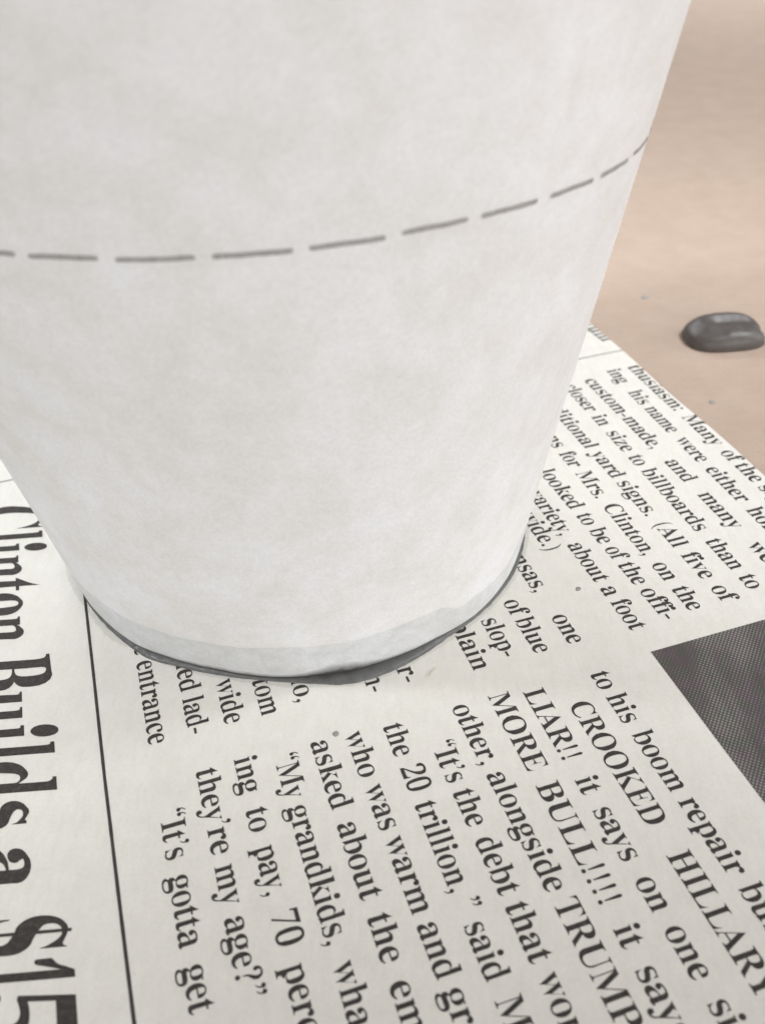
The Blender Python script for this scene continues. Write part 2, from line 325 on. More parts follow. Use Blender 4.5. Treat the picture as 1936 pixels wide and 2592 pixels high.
# ---------------------------------------------------------------- serif type: outlines in 1/672 em
FONT = {}
FONT_DATA = """
A437|-9,0 -9,18 9,21 24,30 32,41 41,55 49,75 206,466 224,465 384,87 394,65 403,47 411,34 425,22 443,18 443,0 229,0 229,18 259,21 277,30 283,46 281,59 273,81 253,132 103,132 79,71 76,59 75,48 80,32 96,21 124,18 128,18 128,0|113,161 242,161 177,319
B443|16,0 16,17 36,20 52,25 62,32 69,44 73,60 75,82 75,369 74,386 72,401 69,412 62,425 51,433 36,437 15,439 15,455 220,455 284,451 333,439 368,418 389,388 396,351 392,320 379,294 357,274 326,258 287,247 334,235 371,217 397,194 413,165 418,132 417,108 411,86 401,67 388,50 371,35 351,22 327,12 300,6 271,1 238,0|182,252 188,252 220,254 245,261 263,272 275,290 282,314 285,345 283,373 278,395 269,412 257,424 239,431 216,434 198,432 188,425 183,412 182,391|222,24 248,27 268,35 283,49 293,69 299,95 301,128 298,162 290,188 277,208 258,221 231,228 197,231 182,231 182,65 184,46 190,33 202,26
C468|257,-11 230,-10 205,-6 181,0 159,9 137,20 117,33 99,48 83,65 68,84 56,104 45,127 37,150 31,175 27,201 26,228 27,255 31,281 37,306 45,329 56,351 69,371 84,390 100,407 119,422 139,435 160,446 183,454 207,461 233,464 259,465 278,464 298,461 320,456 343,449 367,440 377,436 388,435 402,439 413,449 419,465 437,465 437,308 420,308 410,332 399,354 386,374 372,391 356,407 340,420 322,430 304,437 285,442 265,443 222,435 187,409 163,365 149,304 144,226 149,153 165,97 192,56 230,32 278,24 305,26 331,33 358,45 373,54 388,65 402,77 416,91 428,106 447,89 418,53 384,25 345,5 303,-7
D496|20,0 20,17 39,19 53,23 63,30 69,39 73,54 74,75 74,374 72,397 68,415 61,426 50,433 35,437 15,439 15,455 222,455 268,453 309,446 346,434 378,418 405,396 428,371 445,341 458,307 466,269 468,228 459,146 430,82 382,36 315,9 228,0|222,24 247,26 269,32 289,42 305,57 319,75 331,97 339,124 346,155 349,190 351,229 345,303 330,360 305,401 269,425 223,433 202,431 190,423 184,409 182,385 182,72 184,48 190,34 202,27
E442|14,0 14,17 35,18 51,22 62,30 70,41 74,57 75,78 75,369 74,394 69,413 62,425 51,433 36,437 16,439 16,455 399,455 399,320 383,320 379,343 373,364 364,381 353,395 340,406 325,415 306,422 284,427 259,430 232,430 200,428 191,424 186,417 184,405 183,388 183,246 193,246 221,248 243,256 259,269 272,288 281,313 288,345 304,345 304,118 287,118 284,143 280,164 273,181 264,195 254,206 241,213 225,218 207,221 185,222 183,222 183,67 185,47 192,35 206,29 230,28 261,29 289,32 313,39 335,48 354,60 371,75 386,94 399,116 411,143 430,143 402,0
G508|268,-10 240,-9 213,-5 188,1 164,9 141,19 121,32 102,47 85,64 70,82 57,103 47,125 38,149 32,174 29,201 28,229 29,256 32,282 38,307 47,330 57,352 70,372 85,391 101,407 119,422 139,435 161,446 183,455 207,461 231,464 257,465 278,464 300,461 323,456 346,450 369,441 388,436 398,438 406,443 419,465 437,465 437,308 420,308 409,334 397,357 382,379 366,397 348,413 329,426 309,436 288,441 267,443 224,435 189,409 165,366 151,305 146,228 147,188 151,151 158,119 168,91 180,67 195,48 212,32 231,22 252,15 275,13 298,14 316,19 328,27 336,39 341,53 343,71 343,128 341,146 337,161 329,170 317,176 299,180 275,182 275,198 500,198 500,182 481,180 466,177 457,171 451,161 447,147 446,128 446,29 411,15 375,4 340,-4 304,-9
H523|15,0 15,17 36,20 52,24 62,32 69,43 73,59 75,81 75,379 73,398 69,413 62,424 51,431 36,436 16,439 16,455 242,455 242,439 220,436 204,432 193,425 187,415 183,400 182,379 182,251 342,251 342,379 341,400 337,415 331,425 320,432 304,436 282,439 282,455 507,455 507,439 486,436 471,431 461,424 454,414 451,399 449,379 449,81 451,60 455,44 461,33 471,25 487,20 507,17 507,0 282,0 282,17 303,20 318,24 329,31 336,41 340,58 342,81 342,221 182,221 182,81 183,59 187,43 194,32 205,24 221,20 242,17 242,0
I261|13,0 13,17 34,21 50,26 61,32 69,42 74,56 75,75 75,387 74,405 70,419 63,427 52,433 36,437 13,439 13,455 244,455 244,439 223,437 207,433 196,427 188,419 184,405 183,387 183,77 184,59 187,44 194,34 206,26 216,23 230,20 246,17 246,0
K510|16,0 16,17 37,20 53,24 63,32 70,43 74,59 75,81 75,379 74,398 70,413 63,424 52,432 37,436 17,439 17,455 242,455 242,439 221,436 205,432 194,425 187,415 184,400 183,379 183,234 321,373 336,391 345,406 349,418 342,430 323,436 291,439 291,455 486,455 486,439 477,439 453,435 428,426 401,411 374,389 345,361 271,285 463,46 475,34 487,25 501,20 519,17 519,0 281,0 281,17 306,18 322,21 331,27 334,34 329,47 316,66 199,214 183,198 183,81 184,59 188,43 195,32 205,24 221,20 242,17 242,0
L426|15,0 15,17 36,20 52,24 62,32 69,43 73,59 75,81 75,379 73,399 69,414 62,425 51,432 36,436 16,439 16,455 250,455 250,439 233,438 219,436 208,434 196,427 188,416 183,401 182,379 182,83 185,47 191,37 200,31 214,28 234,28 264,29 291,33 315,40 335,49 354,63 370,80 384,100 397,125 409,154 427,154 402,0
M634|14,0 14,17 34,20 50,24 61,32 69,43 74,58 75,79 75,382 74,402 71,416 64,426 53,432 37,436 15,439 15,455 185,455 317,142 449,455 617,455 617,439 598,436 583,430 573,423 566,412 561,397 560,378 560,85 561,68 562,54 565,43 571,31 582,23 596,19 617,17 617,0 396,0 396,17 417,20 433,25 443,32 450,44 453,61 455,83 455,399 288,0 270,0 105,389 105,80 107,57 112,41 120,30 131,23 148,19 169,17 169,0
N494|403,-11 107,350 107,79 108,57 112,42 119,31 129,24 145,20 167,17 167,0 18,0 18,17 39,19 54,23 65,30 71,41 75,57 76,79 76,388 56,412 43,427 36,433 18,439 18,455 156,455 391,169 391,377 390,399 386,414 379,425 369,431 353,436 331,439 331,455 480,455 480,439 459,436 443,432 433,425 427,414 423,398 422,377 422,-11
O525|261,-11 241,-10 222,-8 204,-4 186,1 169,7 142,21 117,38 94,58 82,71 71,85 61,101 53,117 45,134 39,151 34,170 30,188 28,208 28,228 28,248 30,267 34,286 39,304 45,321 53,338 61,354 71,369 82,384 95,397 108,410 122,421 137,431 153,440 170,448 188,454 206,460 225,463 245,465 265,466 285,465 304,463 322,460 340,455 357,448 384,435 409,418 431,399 443,385 454,371 464,356 473,340 481,323 487,305 492,287 495,268 498,248 498,228 498,208 495,188 492,170 487,151 481,134 473,117 464,101 454,85 443,71 430,58 417,45 403,34 388,24 372,15 355,7 337,1 319,-4 300,-8 281,-10|265,12 306,21 338,47 361,90 375,150 379,228 378,268 374,304 368,337 359,365 348,389 334,408 318,424 301,434 281,441 260,443 219,435 186,409 163,366 150,305 145,228 146,188 150,151 157,119 166,91 177,67 191,47 207,32 224,21 243,14
P418|15,0 15,17 36,20 52,24 62,32 69,43 73,59 75,81 75,379 73,398 69,413 62,424 51,431 36,436 16,439 16,455 214,455 246,455 274,453 299,450 319,445 336,440 357,429 375,415 390,398 400,378 407,356 409,332 407,310 402,290 394,271 382,255 367,240 348,228 326,218 301,211 273,207 242,206 182,206 182,81 183,59 187,43 194,32 205,24 221,20 242,17 242,0|182,230 201,230 231,232 255,240 272,253 283,271 290,297 292,329 290,361 285,387 275,406 261,420 241,428 216,431 199,429 189,424 184,414 182,398
R473|15,0 15,17 36,20 52,24 62,32 69,43 73,59 75,81 75,379 73,398 69,413 62,424 51,431 36,436 16,439 16,455 217,455 255,454 289,451 319,445 345,436 367,426 385,413 399,397 409,379 415,358 417,334 413,303 401,277 380,255 352,237 315,224 432,50 452,26 463,19 478,17 480,17 480,0 338,0 201,212 182,212 182,81 183,59 187,43 194,32 205,24 221,20 242,17 242,0|182,234 203,234 235,236 261,245 280,258 293,278 301,304 304,336 300,370 291,397 275,416 253,427 224,431 202,429 190,422 184,409 182,385
S390|43,-11 43,158 62,158 70,130 78,105 88,84 99,65 111,50 125,37 141,27 158,20 177,16 197,15 220,17 241,24 257,36 269,51 276,69 279,89 273,117 255,140 225,160 163,191 140,202 121,214 104,227 89,240 77,253 62,276 53,302 50,332 52,358 57,381 67,403 80,421 96,437 115,449 136,459 160,464 185,466 229,461 282,448 291,446 300,445 313,450 320,466 339,466 339,319 322,319 315,343 305,365 293,385 280,402 265,417 248,429 231,438 213,443 194,445 173,443 155,437 140,426 128,413 122,398 120,380 121,364 127,349 137,336 151,325 168,314 189,303 253,273 279,260 300,247 317,233 331,219 342,204 350,188 355,171 358,153 359,133 357,106 350,80 339,58 323,38 304,21 281,8 265,1 248,-4 231,-7 212,-9 192,-10 158,-8 126,1 98,9 85,12 75,11 69,7 61,-11
T423|92,0 92,17 114,19 130,23 142,31 150,42 154,59 156,81 156,433 149,433 116,430 88,420 65,403 54,390 45,375 37,358 32,339 29,318 11,318 11,455 410,455 410,317 394,317 385,359 368,391 343,415 310,429 269,433 263,433 263,81 265,58 269,41 276,30 288,23 305,19 328,17 328,0
U492|248,-13 213,-11 182,-6 155,2 133,14 114,29 99,47 88,69 80,94 75,123 73,155 73,379 72,398 68,413 61,424 50,431 35,436 15,439 15,455 240,455 240,439 219,436 202,432 192,425 185,415 182,400 181,379 181,140 182,117 184,97 189,80 195,64 203,51 221,35 245,25 275,22 317,28 350,44 373,71 388,110 392,159 392,378 391,398 387,413 379,423 368,431 351,436 328,439 328,455 474,455 474,439 456,435 442,429 433,421 427,411 424,396 422,378 422,181 421,142 416,108 407,78 395,53 380,32 361,16 338,3 312,-6 282,-11
Y426|101,0 101,17 122,20 138,24 148,32 155,43 159,59 161,81 161,179 46,387 35,406 24,421 14,429 1,435 -13,438 -13,455 207,455 207,438 195,438 179,436 167,432 158,425 156,416 158,405 164,392 248,226 333,366 342,382 347,396 349,408 343,424 326,435 298,438 295,438 295,455 439,455 439,438 423,434 409,424 400,416 392,405 383,392 268,203 268,81 269,59 273,43 280,32 291,24 307,20 328,17 328,0
a344|255,-10 226,-5 208,10 200,35 181,19 161,7 140,-2 118,-7 95,-9 74,-6 55,0 40,11 29,26 22,43 20,63 25,91 39,115 63,136 83,147 106,158 133,169 164,180 199,190 199,241 197,258 193,272 187,282 177,290 164,294 148,296 123,293 109,286 104,274 113,257 121,243 123,231 120,215 110,202 95,194 77,191 59,194 45,203 36,218 33,236 35,252 40,266 49,278 62,290 77,300 95,308 115,314 137,317 162,318 189,317 213,314 233,309 250,302 263,292 280,271 290,244 293,210 293,62 295,40 298,36 304,34 312,36 320,42 329,28 306,7 281,-6|151,34 162,35 174,41 187,50 199,63 199,169 170,160 147,147 131,130 121,109 118,84 122,56 133,39
b361|43,-11 43,388 42,407 40,420 37,428 26,436 8,439 8,455 138,455 138,279 152,293 167,304 184,312 202,317 221,318 244,316 265,310 284,299 301,284 315,266 326,245 335,221 340,195 342,166 341,146 339,127 335,109 330,92 323,75 308,51 291,30 270,13 246,0 220,-8 192,-10 174,-9 157,-4 139,4 122,14 105,28 53,-11|183,14 204,18 220,30 232,49 237,65 240,84 243,106 245,132 245,160 245,183 243,204 240,222 236,238 231,251 220,267 204,277 184,280 169,277 155,270 144,257 138,242 138,69 143,38 158,20
c293|156,-10 131,-8 108,-1 87,11 67,26 51,45 38,68 28,93 21,120 19,150 22,181 29,210 40,237 55,260 74,280 96,297 120,309 146,317 175,319 204,317 230,310 250,298 265,283 274,265 277,245 275,228 266,215 253,207 236,204 214,209 201,225 196,251 197,261 197,271 190,290 169,297 149,292 133,279 121,257 114,227 112,187 113,160 116,134 121,112 128,93 137,76 156,55 178,42 204,38 227,42 250,53 271,72 285,60 263,35 240,15 214,1 186,-7
d370|140,-10 117,-8 97,-1 78,10 61,26 47,44 35,66 26,91 21,118 19,147 20,167 22,186 25,204 30,221 36,237 48,261 63,281 81,297 101,309 123,316 146,318 175,314 201,301 223,280 223,401 220,419 212,430 198,437 176,439 176,455 319,455 319,75 320,54 325,41 335,32 353,28 353,11 331,10 307,7 281,3 253,-3 223,-10 223,39 211,21 196,8 179,-2 161,-8|171,28 187,31 202,41 211,51 218,62 223,76 223,242 217,257 206,270 191,278 174,281 155,277 141,267 130,250 126,236 122,219 120,200 118,178 118,153 118,129 119,108 122,89 125,72 130,58 140,42 153,32
e301|154,-10 129,-8 106,-1 85,10 66,26 50,45 37,69 31,84 26,101 22,118 20,137 19,157 21,187 28,215 38,240 51,263 68,282 87,298 109,309 132,316 157,318 179,317 200,312 218,305 234,294 249,280 261,264 271,245 277,223 281,199 283,173 283,166 117,166 121,121 131,87 147,62 170,47 199,42 225,47 248,62 270,86 285,73 264,43 240,20 214,3 185,-7|116,192 201,192 201,215 201,241 198,261 193,277 181,292 161,297 145,293 132,282 123,263 118,237 116,203
f214|15,0 15,16 30,18 40,22 46,27 50,35 52,73 52,277 16,277 16,310 52,310 52,353 56,386 67,413 85,436 99,446 114,454 132,460 152,464 174,465 200,463 222,456 240,446 253,432 261,417 263,400 260,381 252,367 239,358 224,355 208,358 195,365 187,376 185,391 187,405 193,420 196,426 197,433 193,441 180,443 163,440 153,430 150,419 148,406 148,390 148,310 203,310 203,277 148,277 148,65 149,47 152,34 158,26 167,20 181,17 199,16 199,0
g327|146,-140 121,-140 99,-137 79,-134 62,-128 48,-122 29,-108 18,-92 14,-75 20,-54 38,-38 69,-26 44,-10 29,9 24,30 26,46 32,61 42,74 57,86 77,98 102,110 73,124 51,141 35,161 25,185 22,212 24,232 30,251 40,268 53,282 69,295 88,305 109,312 132,317 157,318 183,317 208,312 233,304 317,304 317,268 268,268 281,248 289,226 291,203 290,185 285,167 276,151 264,137 250,125 234,116 215,108 194,104 172,103 157,103 142,104 126,102 112,94 104,84 101,71 105,59 119,51 141,49 175,49 208,48 236,45 259,40 277,33 292,24 303,13 310,-1 314,-18 316,-37 311,-67 296,-92 272,-113 253,-123 231,-130 206,-136 177,-139|157,124 178,130 190,146 195,163 198,184 199,211 198,238 195,260 190,276 178,292 157,297 137,292 124,276 118,260 115,238 114,211 115,184 118,163 124,146 137,130|161,-116 198,-114 226,-108 247,-98 259,-84 263,-66 260,-51 249,-41 238,-37 223,-35 205,-34 97,-34 84,-45 76,-58 73,-73 79,-89 95,-103 111,-111 133,-115
h381|18,0 18,16 35,19 45,26 51,37 52,56 52,399 51,417 46,429 36,437 19,440 19,455 148,455 148,267 164,285 181,300 200,310 221,316 243,318 275,314 299,301 316,280 327,250 330,212 330,56 332,38 337,26 347,19 363,16 363,0 202,0 202,16 207,16 223,21 232,34 235,56 235,217 234,234 232,247 229,258 219,268 203,271 183,267 164,255 148,235 148,56 149,38 154,26 164,19 180,16 180,0
i198|101,362 81,366 65,376 54,393 50,412 54,432 65,449 81,460 101,463 120,460 137,449 147,432 151,412 147,393 136,376 120,366|18,0 18,16 35,19 45,26 51,37 52,56 52,252 51,272 47,285 37,291 20,293 21,310 148,310 148,56 150,38 154,26 164,19 180,16 180,0
k359|17,0 17,16 35,19 45,26 51,38 52,56 52,398 51,417 47,429 38,436 20,439 21,455 148,455 148,169 227,248 240,264 244,278 235,290 209,293 206,293 206,310 345,310 345,293 320,289 297,278 275,260 222,209 346,34 360,21 376,16 376,0 211,0 211,16 217,16 234,20 239,32 237,40 232,49 163,147 148,134 148,56 149,38 154,26 164,19 180,16 180,0
l199|18,0 18,16 35,19 45,26 51,37 52,56 52,398 51,417 47,429 38,436 20,439 20,455 148,455 148,56 150,38 154,26 164,19 180,16 180,0
m554|18,0 18,16 35,19 45,26 51,37 52,56 52,253 51,271 46,284 36,291 19,294 19,310 146,310 146,265 162,284 179,299 197,310 217,316 237,318 262,316 283,309 300,298 312,282 320,261 337,282 355,298 374,309 395,316 418,318 449,314 473,301 490,280 500,250 504,212 504,56 505,38 510,26 520,19 536,16 536,0 377,0 377,16 393,19 403,26 408,38 410,56 410,217 409,234 407,247 404,258 394,268 377,271 358,268 341,256 324,237 324,56 326,38 331,26 340,19 356,16 356,0 199,0 199,16 215,19 225,26 230,38 232,56 232,217 231,233 229,247 226,258 216,268 199,271 180,267 162,255 146,235 146,56 148,38 152,27 162,19 177,16 177,0
n381|18,0 18,16 35,19 45,26 51,37 52,56 52,253 51,271 46,284 36,291 19,294 19,310 148,310 148,267 163,286 181,300 200,310 221,316 243,318 275,314 299,301 316,280 327,250 330,212 330,56 332,38 337,26 347,19 363,16 363,0 202,0 202,16 207,16 223,21 232,34 235,56 235,217 234,234 232,247 229,258 219,268 203,271 183,267 164,255 148,235 148,56 149,38 154,26 164,19 180,16 180,0
o336|169,-10 140,-8 114,-1 90,11 69,27 52,47 38,70 27,96 21,124 19,154 21,184 27,213 38,239 52,262 69,281 90,297 114,309 140,316 168,318 196,316 222,309 245,298 266,282 283,263 298,240 308,214 315,185 317,154 315,123 308,94 298,69 284,46 266,26 245,11 222,-1 197,-8|169,11 186,14 199,24 209,39 212,50 215,64 217,81 220,154 219,187 218,215 215,238 212,257 208,271 198,286 185,296 169,299 151,296 138,286 128,271 124,257 121,238 119,215 117,187 117,154 120,82 122,64 125,50 128,39 138,24 152,14
p371|17,-139 17,-124 31,-122 40,-117 47,-110 50,-101 52,-64 52,243 52,261 50,275 46,283 37,291 19,295 19,310 143,310 143,263 156,283 172,299 189,310 209,317 230,319 253,317 274,310 293,298 309,283 323,264 335,241 343,216 348,189 350,160 348,128 343,99 334,72 323,48 308,28 291,12 272,0 250,-8 227,-10 196,-5 170,9 148,32 148,-58 148,-74 150,-88 152,-99 158,-110 167,-118 180,-121 197,-123 197,-139|195,28 214,32 229,42 239,59 244,73 248,90 250,109 252,130 253,154 252,178 251,199 248,217 245,234 241,248 232,265 218,275 199,278 179,273 162,259 148,235 148,69 160,46 176,33
q364|175,-139 175,-123 192,-121 205,-118 214,-114 221,-102 224,-83 224,29 210,15 195,4 178,-3 161,-8 142,-9 119,-7 98,-1 79,10 62,25 47,43 36,64 27,88 22,115 20,144 21,164 23,183 27,201 33,218 40,234 54,259 72,280 93,297 117,309 142,317 170,319 188,318 206,313 223,305 240,295 257,281 309,320 320,320 320,-83 321,-102 326,-113 337,-120 354,-123 354,-139|179,30 194,32 208,40 218,52 224,67 224,241 219,271 204,289 179,295 159,291 143,280 131,261 126,246 122,228 119,207 117,183 117,156 117,131 119,110 122,91 126,74 131,60 142,43 158,33
r287|18,0 18,16 35,19 45,26 51,37 52,56 52,252 51,273 46,285 37,291 20,293 21,310 146,310 146,252 158,272 172,288 187,301 203,311 218,316 233,318 250,317 264,312 275,304 283,293 288,281 289,266 287,248 278,234 265,225 248,222 233,224 222,231 207,250 199,257 189,260 175,255 162,241 155,228 151,211 149,192 149,56 152,37 159,25 173,19 197,16 197,0
s288|151,-10 132,-8 110,-3 87,6 73,9 60,4 51,-9 36,-9 36,105 53,105 61,79 72,57 87,39 103,26 121,17 140,15 156,16 168,20 179,27 189,40 192,58 188,76 176,92 156,105 107,130 85,142 68,155 54,169 45,185 39,202 37,220 40,247 49,270 65,291 86,306 111,316 141,319 166,316 199,308 206,306 213,305 223,308 230,319 244,319 244,222 228,222 220,244 209,262 196,277 182,288 166,294 149,296 130,294 116,286 108,274 105,259 107,244 115,232 128,222 146,212 191,189 212,178 229,165 241,151 250,136 255,117 257,95 254,65 244,39 228,18 206,2 181,-7
t228|124,-9 99,-7 80,-1 66,10 56,26 50,46 48,71 48,279 20,279 20,300 88,369 105,389 118,407 129,424 144,424 144,310 208,310 208,279 144,279 144,82 146,64 149,51 157,43 168,40 183,44 195,56 206,75 222,66 208,39 192,18 172,3 149,-6
u375|131,-10 103,-7 81,2 65,17 54,38 48,65 46,97 46,248 44,268 39,282 29,291 11,294 11,310 142,310 142,74 144,58 151,46 162,38 177,36 196,39 213,49 228,66 228,248 226,269 221,283 209,291 189,294 189,310 324,310 324,70 326,51 331,39 342,33 360,30 360,13 337,12 312,9 286,5 258,-2 228,-10 228,40 216,26 202,13 186,3 169,-4 150,-9
v306|142,-10 38,248 22,281 12,290 -3,293 -3,310 164,310 164,294 156,294 136,290 129,276 130,268 185,122 236,253 241,272 237,284 224,292 203,294 203,310 305,310 305,295 289,289 278,279 260,243 160,-10
w435|122,-10 17,265 6,284 -1,290 -11,293 -11,310 138,310 138,293 127,292 120,289 116,284 114,276 116,266 120,253 167,127 211,235 201,266 195,280 190,288 181,293 168,295 168,310 323,310 323,293 302,288 296,276 296,269 298,262 336,141 382,256 387,275 385,283 380,289 356,295 356,310 445,310 445,295 433,292 425,284 412,258 304,-10 289,-10 223,197 140,-10
y300|52,-140 36,-139 22,-133 10,-125 1,-113 -5,-100 -7,-84 -4,-67 5,-53 18,-43 36,-40 51,-42 64,-49 72,-61 75,-76 74,-81 74,-87 77,-96 86,-99 99,-92 114,-74 129,-44 140,-5 36,251 25,275 15,287 8,292 -3,293 -5,293 -5,310 162,310 162,293 136,289 130,284 128,275 130,267 133,257 185,119 230,241 236,260 238,274 236,284 229,289 219,292 203,293 203,310 300,310 300,293 287,290 277,281 259,242 162,-24 151,-53 140,-77 129,-96 118,-111 107,-122 95,-131 83,-136 68,-139
z293|13,0 13,14 168,287 128,287 106,286 87,280 72,272 61,258 51,240 44,216 26,216 32,310 275,310 275,291 126,25 152,25 181,27 205,33 223,44 237,59 249,80 260,107 276,107 268,0
0375|188,-7 165,-5 143,-2 124,4 106,13 91,24 77,38 65,53 55,70 46,90 39,111 33,134 29,158 25,184 23,212 23,241 23,270 25,298 29,324 33,348 39,371 46,392 55,411 65,428 77,443 91,456 106,467 124,475 143,481 165,485 189,486 211,485 232,481 251,475 268,467 283,456 297,443 309,428 319,411 328,392 336,370 342,347 347,323 350,297 352,269 353,240 352,211 350,184 347,158 342,133 336,110 328,89 319,70 309,53 296,38 283,24 267,13 250,4 231,-2 211,-5|188,37 210,43 227,61 237,91 241,114 244,140 247,170 248,204 248,240 248,277 247,310 244,340 241,367 237,390 227,419 211,437 189,443 166,437 150,419 139,390 135,367 131,340 129,310 127,277 127,240 127,204 129,170 131,140 135,114 139,91 150,61 166,43
1375|65,0 65,36 120,36 135,38 146,45 152,58 154,79 154,416 108,365 94,355 81,348 67,346 52,349 40,359 31,375 28,396 74,412 91,420 111,432 132,447 179,482 254,482 254,79 256,61 261,47 271,38 288,36 343,36 343,0
2375|24,0 24,69 123,171 139,187 153,203 166,218 177,232 187,245 200,266 210,287 218,307 222,327 225,349 226,371 225,395 220,413 212,427 202,437 189,443 174,445 153,442 137,432 126,416 118,393 114,364 112,329 88,331 68,336 50,344 37,357 29,374 26,396 28,411 34,426 43,441 55,454 72,465 92,474 116,481 143,485 174,486 203,485 228,481 251,475 271,467 288,456 303,444 314,429 321,413 326,395 328,375 327,359 324,344 319,329 313,314 303,298 291,281 277,262 259,242 238,220 154,138 87,74 244,74 263,77 279,86 292,101 300,120 305,141 345,141 341,0
3375|163,-7 132,-5 104,-2 81,5 62,13 46,23 34,35 26,47 20,60 19,74 21,90 26,103 36,113 48,120 61,125 76,126 78,100 86,79 99,62 116,50 135,43 158,40 173,41 187,44 199,49 211,56 221,66 230,79 236,95 240,115 241,139 238,163 229,184 214,202 194,216 168,224 137,227 95,227 95,269 140,269 166,272 188,281 204,296 216,316 223,340 225,367 223,390 219,409 211,424 200,436 186,443 169,445 148,441 133,430 125,419 120,406 116,391 113,375 112,358 111,341 86,343 64,348 47,356 34,367 27,382 24,401 28,423 41,444 62,461 78,470 98,477 120,482 145,485 173,486 200,485 225,482 248,476 268,468 286,458 301,445 313,431 321,415 326,397 328,377 324,348 315,323 298,301 277,283 253,267 225,256 243,252 261,246 279,238 297,228 312,216 326,201 336,184 342,163 345,138 343,112 338,90 329,70 318,52 304,37 288,25 271,15 251,7 230,1 209,-3 186,-6
4375|121,0 121,36 140,36 161,38 179,44 188,52 193,65 195,84 195,125 9,125 9,166 199,480 293,480 293,169 363,169 363,125 293,125 293,84 295,65 300,52 309,44 327,38 348,36 357,36 357,0|56,169 195,169 195,287 196,351 199,416 189,394 174,366 158,338 146,319
5375|165,-7 133,-5 106,-1 84,5 66,14 51,24 40,35 33,48 28,61 27,75 31,95 42,109 53,116 66,120 81,121 82,102 88,83 97,66 111,52 123,46 137,42 154,40 169,41 183,45 195,50 207,58 217,69 226,83 232,101 236,122 237,148 234,178 226,203 213,223 195,236 173,244 146,247 103,243 71,235 40,247 62,480 316,480 319,357 281,357 275,380 272,391 267,399 258,404 244,406 105,406 94,281 126,288 168,291 198,290 225,286 250,279 273,268 293,256 310,240 323,221 332,199 338,175 340,148 338,120 333,96 324,75 312,56 299,40 282,27 265,16 246,8 226,1 205,-3 185,-6
7375|111,0 289,406 113,406 93,403 80,391 74,372 70,338 30,338 33,480 353,480 353,447 168,0
x319|5,0 5,15 24,23 44,37 62,56 123,136 43,263 31,279 18,289 4,293 4,310 169,310 169,294 147,291 140,280 149,260 183,206 224,257 232,268 234,279 232,286 227,290 217,293 201,294 201,310 311,310 311,296 292,289 273,275 254,254 198,184 291,36 303,21 310,17 319,15 319,0 155,0 155,16 168,17 178,19 184,24 185,30 182,43 173,59 138,114 97,61 88,46 85,34 92,20 114,15 118,15 118,0
"""
for row in FONT_DATA.strip().split('\n'):
    parts = row[1:].split('|')
    FONT[row[0]] = (int(parts[0]), [[tuple(map(float, p.split(','))) for p in l.split(' ')] for l in parts[1:]])

def disc(x, y, r, n=14): return [(x + r * math.cos(-2 * math.pi * i / n), y + r * math.sin(-2 * math.pi * i / n)) for i in range(n)]
def stroke(pts, ws):
    L, R = [], []
    for i, (x, y) in enumerate(pts):
        a = pts[max(0, i - 1)]; b = pts[min(len(pts) - 1, i + 1)]
        dx, dy = b[0] - a[0], b[1] - a[1]; l = math.hypot(dx, dy)
        L.append((x - dy / l * ws[i], y + dx / l * ws[i])); R.append((x + dy / l * ws[i], y - dx / l * ws[i]))
    return L + R[::-1]
def comma(x, y):
    out = []
    for i in range(11):
        a = math.radians(200 - i * 24); out.append((x + 44 * math.cos(a), y + 44 * math.sin(a)))
    out += [(x + 34, y - 62), (x + 8, y - 104), (x - 30, y - 132), (x - 38, y - 116), (x - 6, y - 88), (x + 10, y - 54), (x + 4, y - 40)]
    return out
def flip(loop, x, y): return [(2 * x - a, 2 * y - b) for a, b in loop]
PUNCT = {
    ' ': (150, []),
    '.': (150, [disc(75, 36, 44)]), ':': (170, [disc(80, 36, 44), disc(80, 268, 44)]),
    ',': (150, [comma(75, 36)]), '’': (130, [comma(72, 420)]),
    '”': (250, [comma(72, 420), comma(180, 420)]),
    '“': (250, [flip(comma(72, 380), 72, 372), flip(comma(180, 380), 180, 372)]),
    '-': (215, [[(22, 118), (22, 168), (190, 168), (190, 118)]]),
    '!': (200, [disc(92, 36, 42), [(82, 118), (60, 400), (66, 440), (92, 456), (118, 440), (124, 400), (102, 118)]]),
    '(': (220, [stroke([(190, 470), (128, 400), (92, 300), (84, 170), (92, 40), (128, -60), (190, -130)], [6, 14, 22, 26, 22, 14, 6])]),
    ')': (220, [stroke([(30, 470), (92, 400), (128, 300), (136, 170), (128, 40), (92, -60), (30, -130)], [6, 14, 22, 26, 22, 14, 6])]),
    '?': (310, [disc(132, 36, 44), stroke([(62, 352), (58, 392), (84, 432), (136, 446), (196, 424), (222, 372), (214, 312), (172, 252), (138, 200), (132, 124)],
                                         [40, 30, 20, 16, 24, 36, 36, 26, 16, 9]), disc(66, 346, 36)]),
}

def area2(l): return sum(l[i - 1][0] * l[i][1] - l[i][0] * l[i - 1][1] for i in range(len(l)))

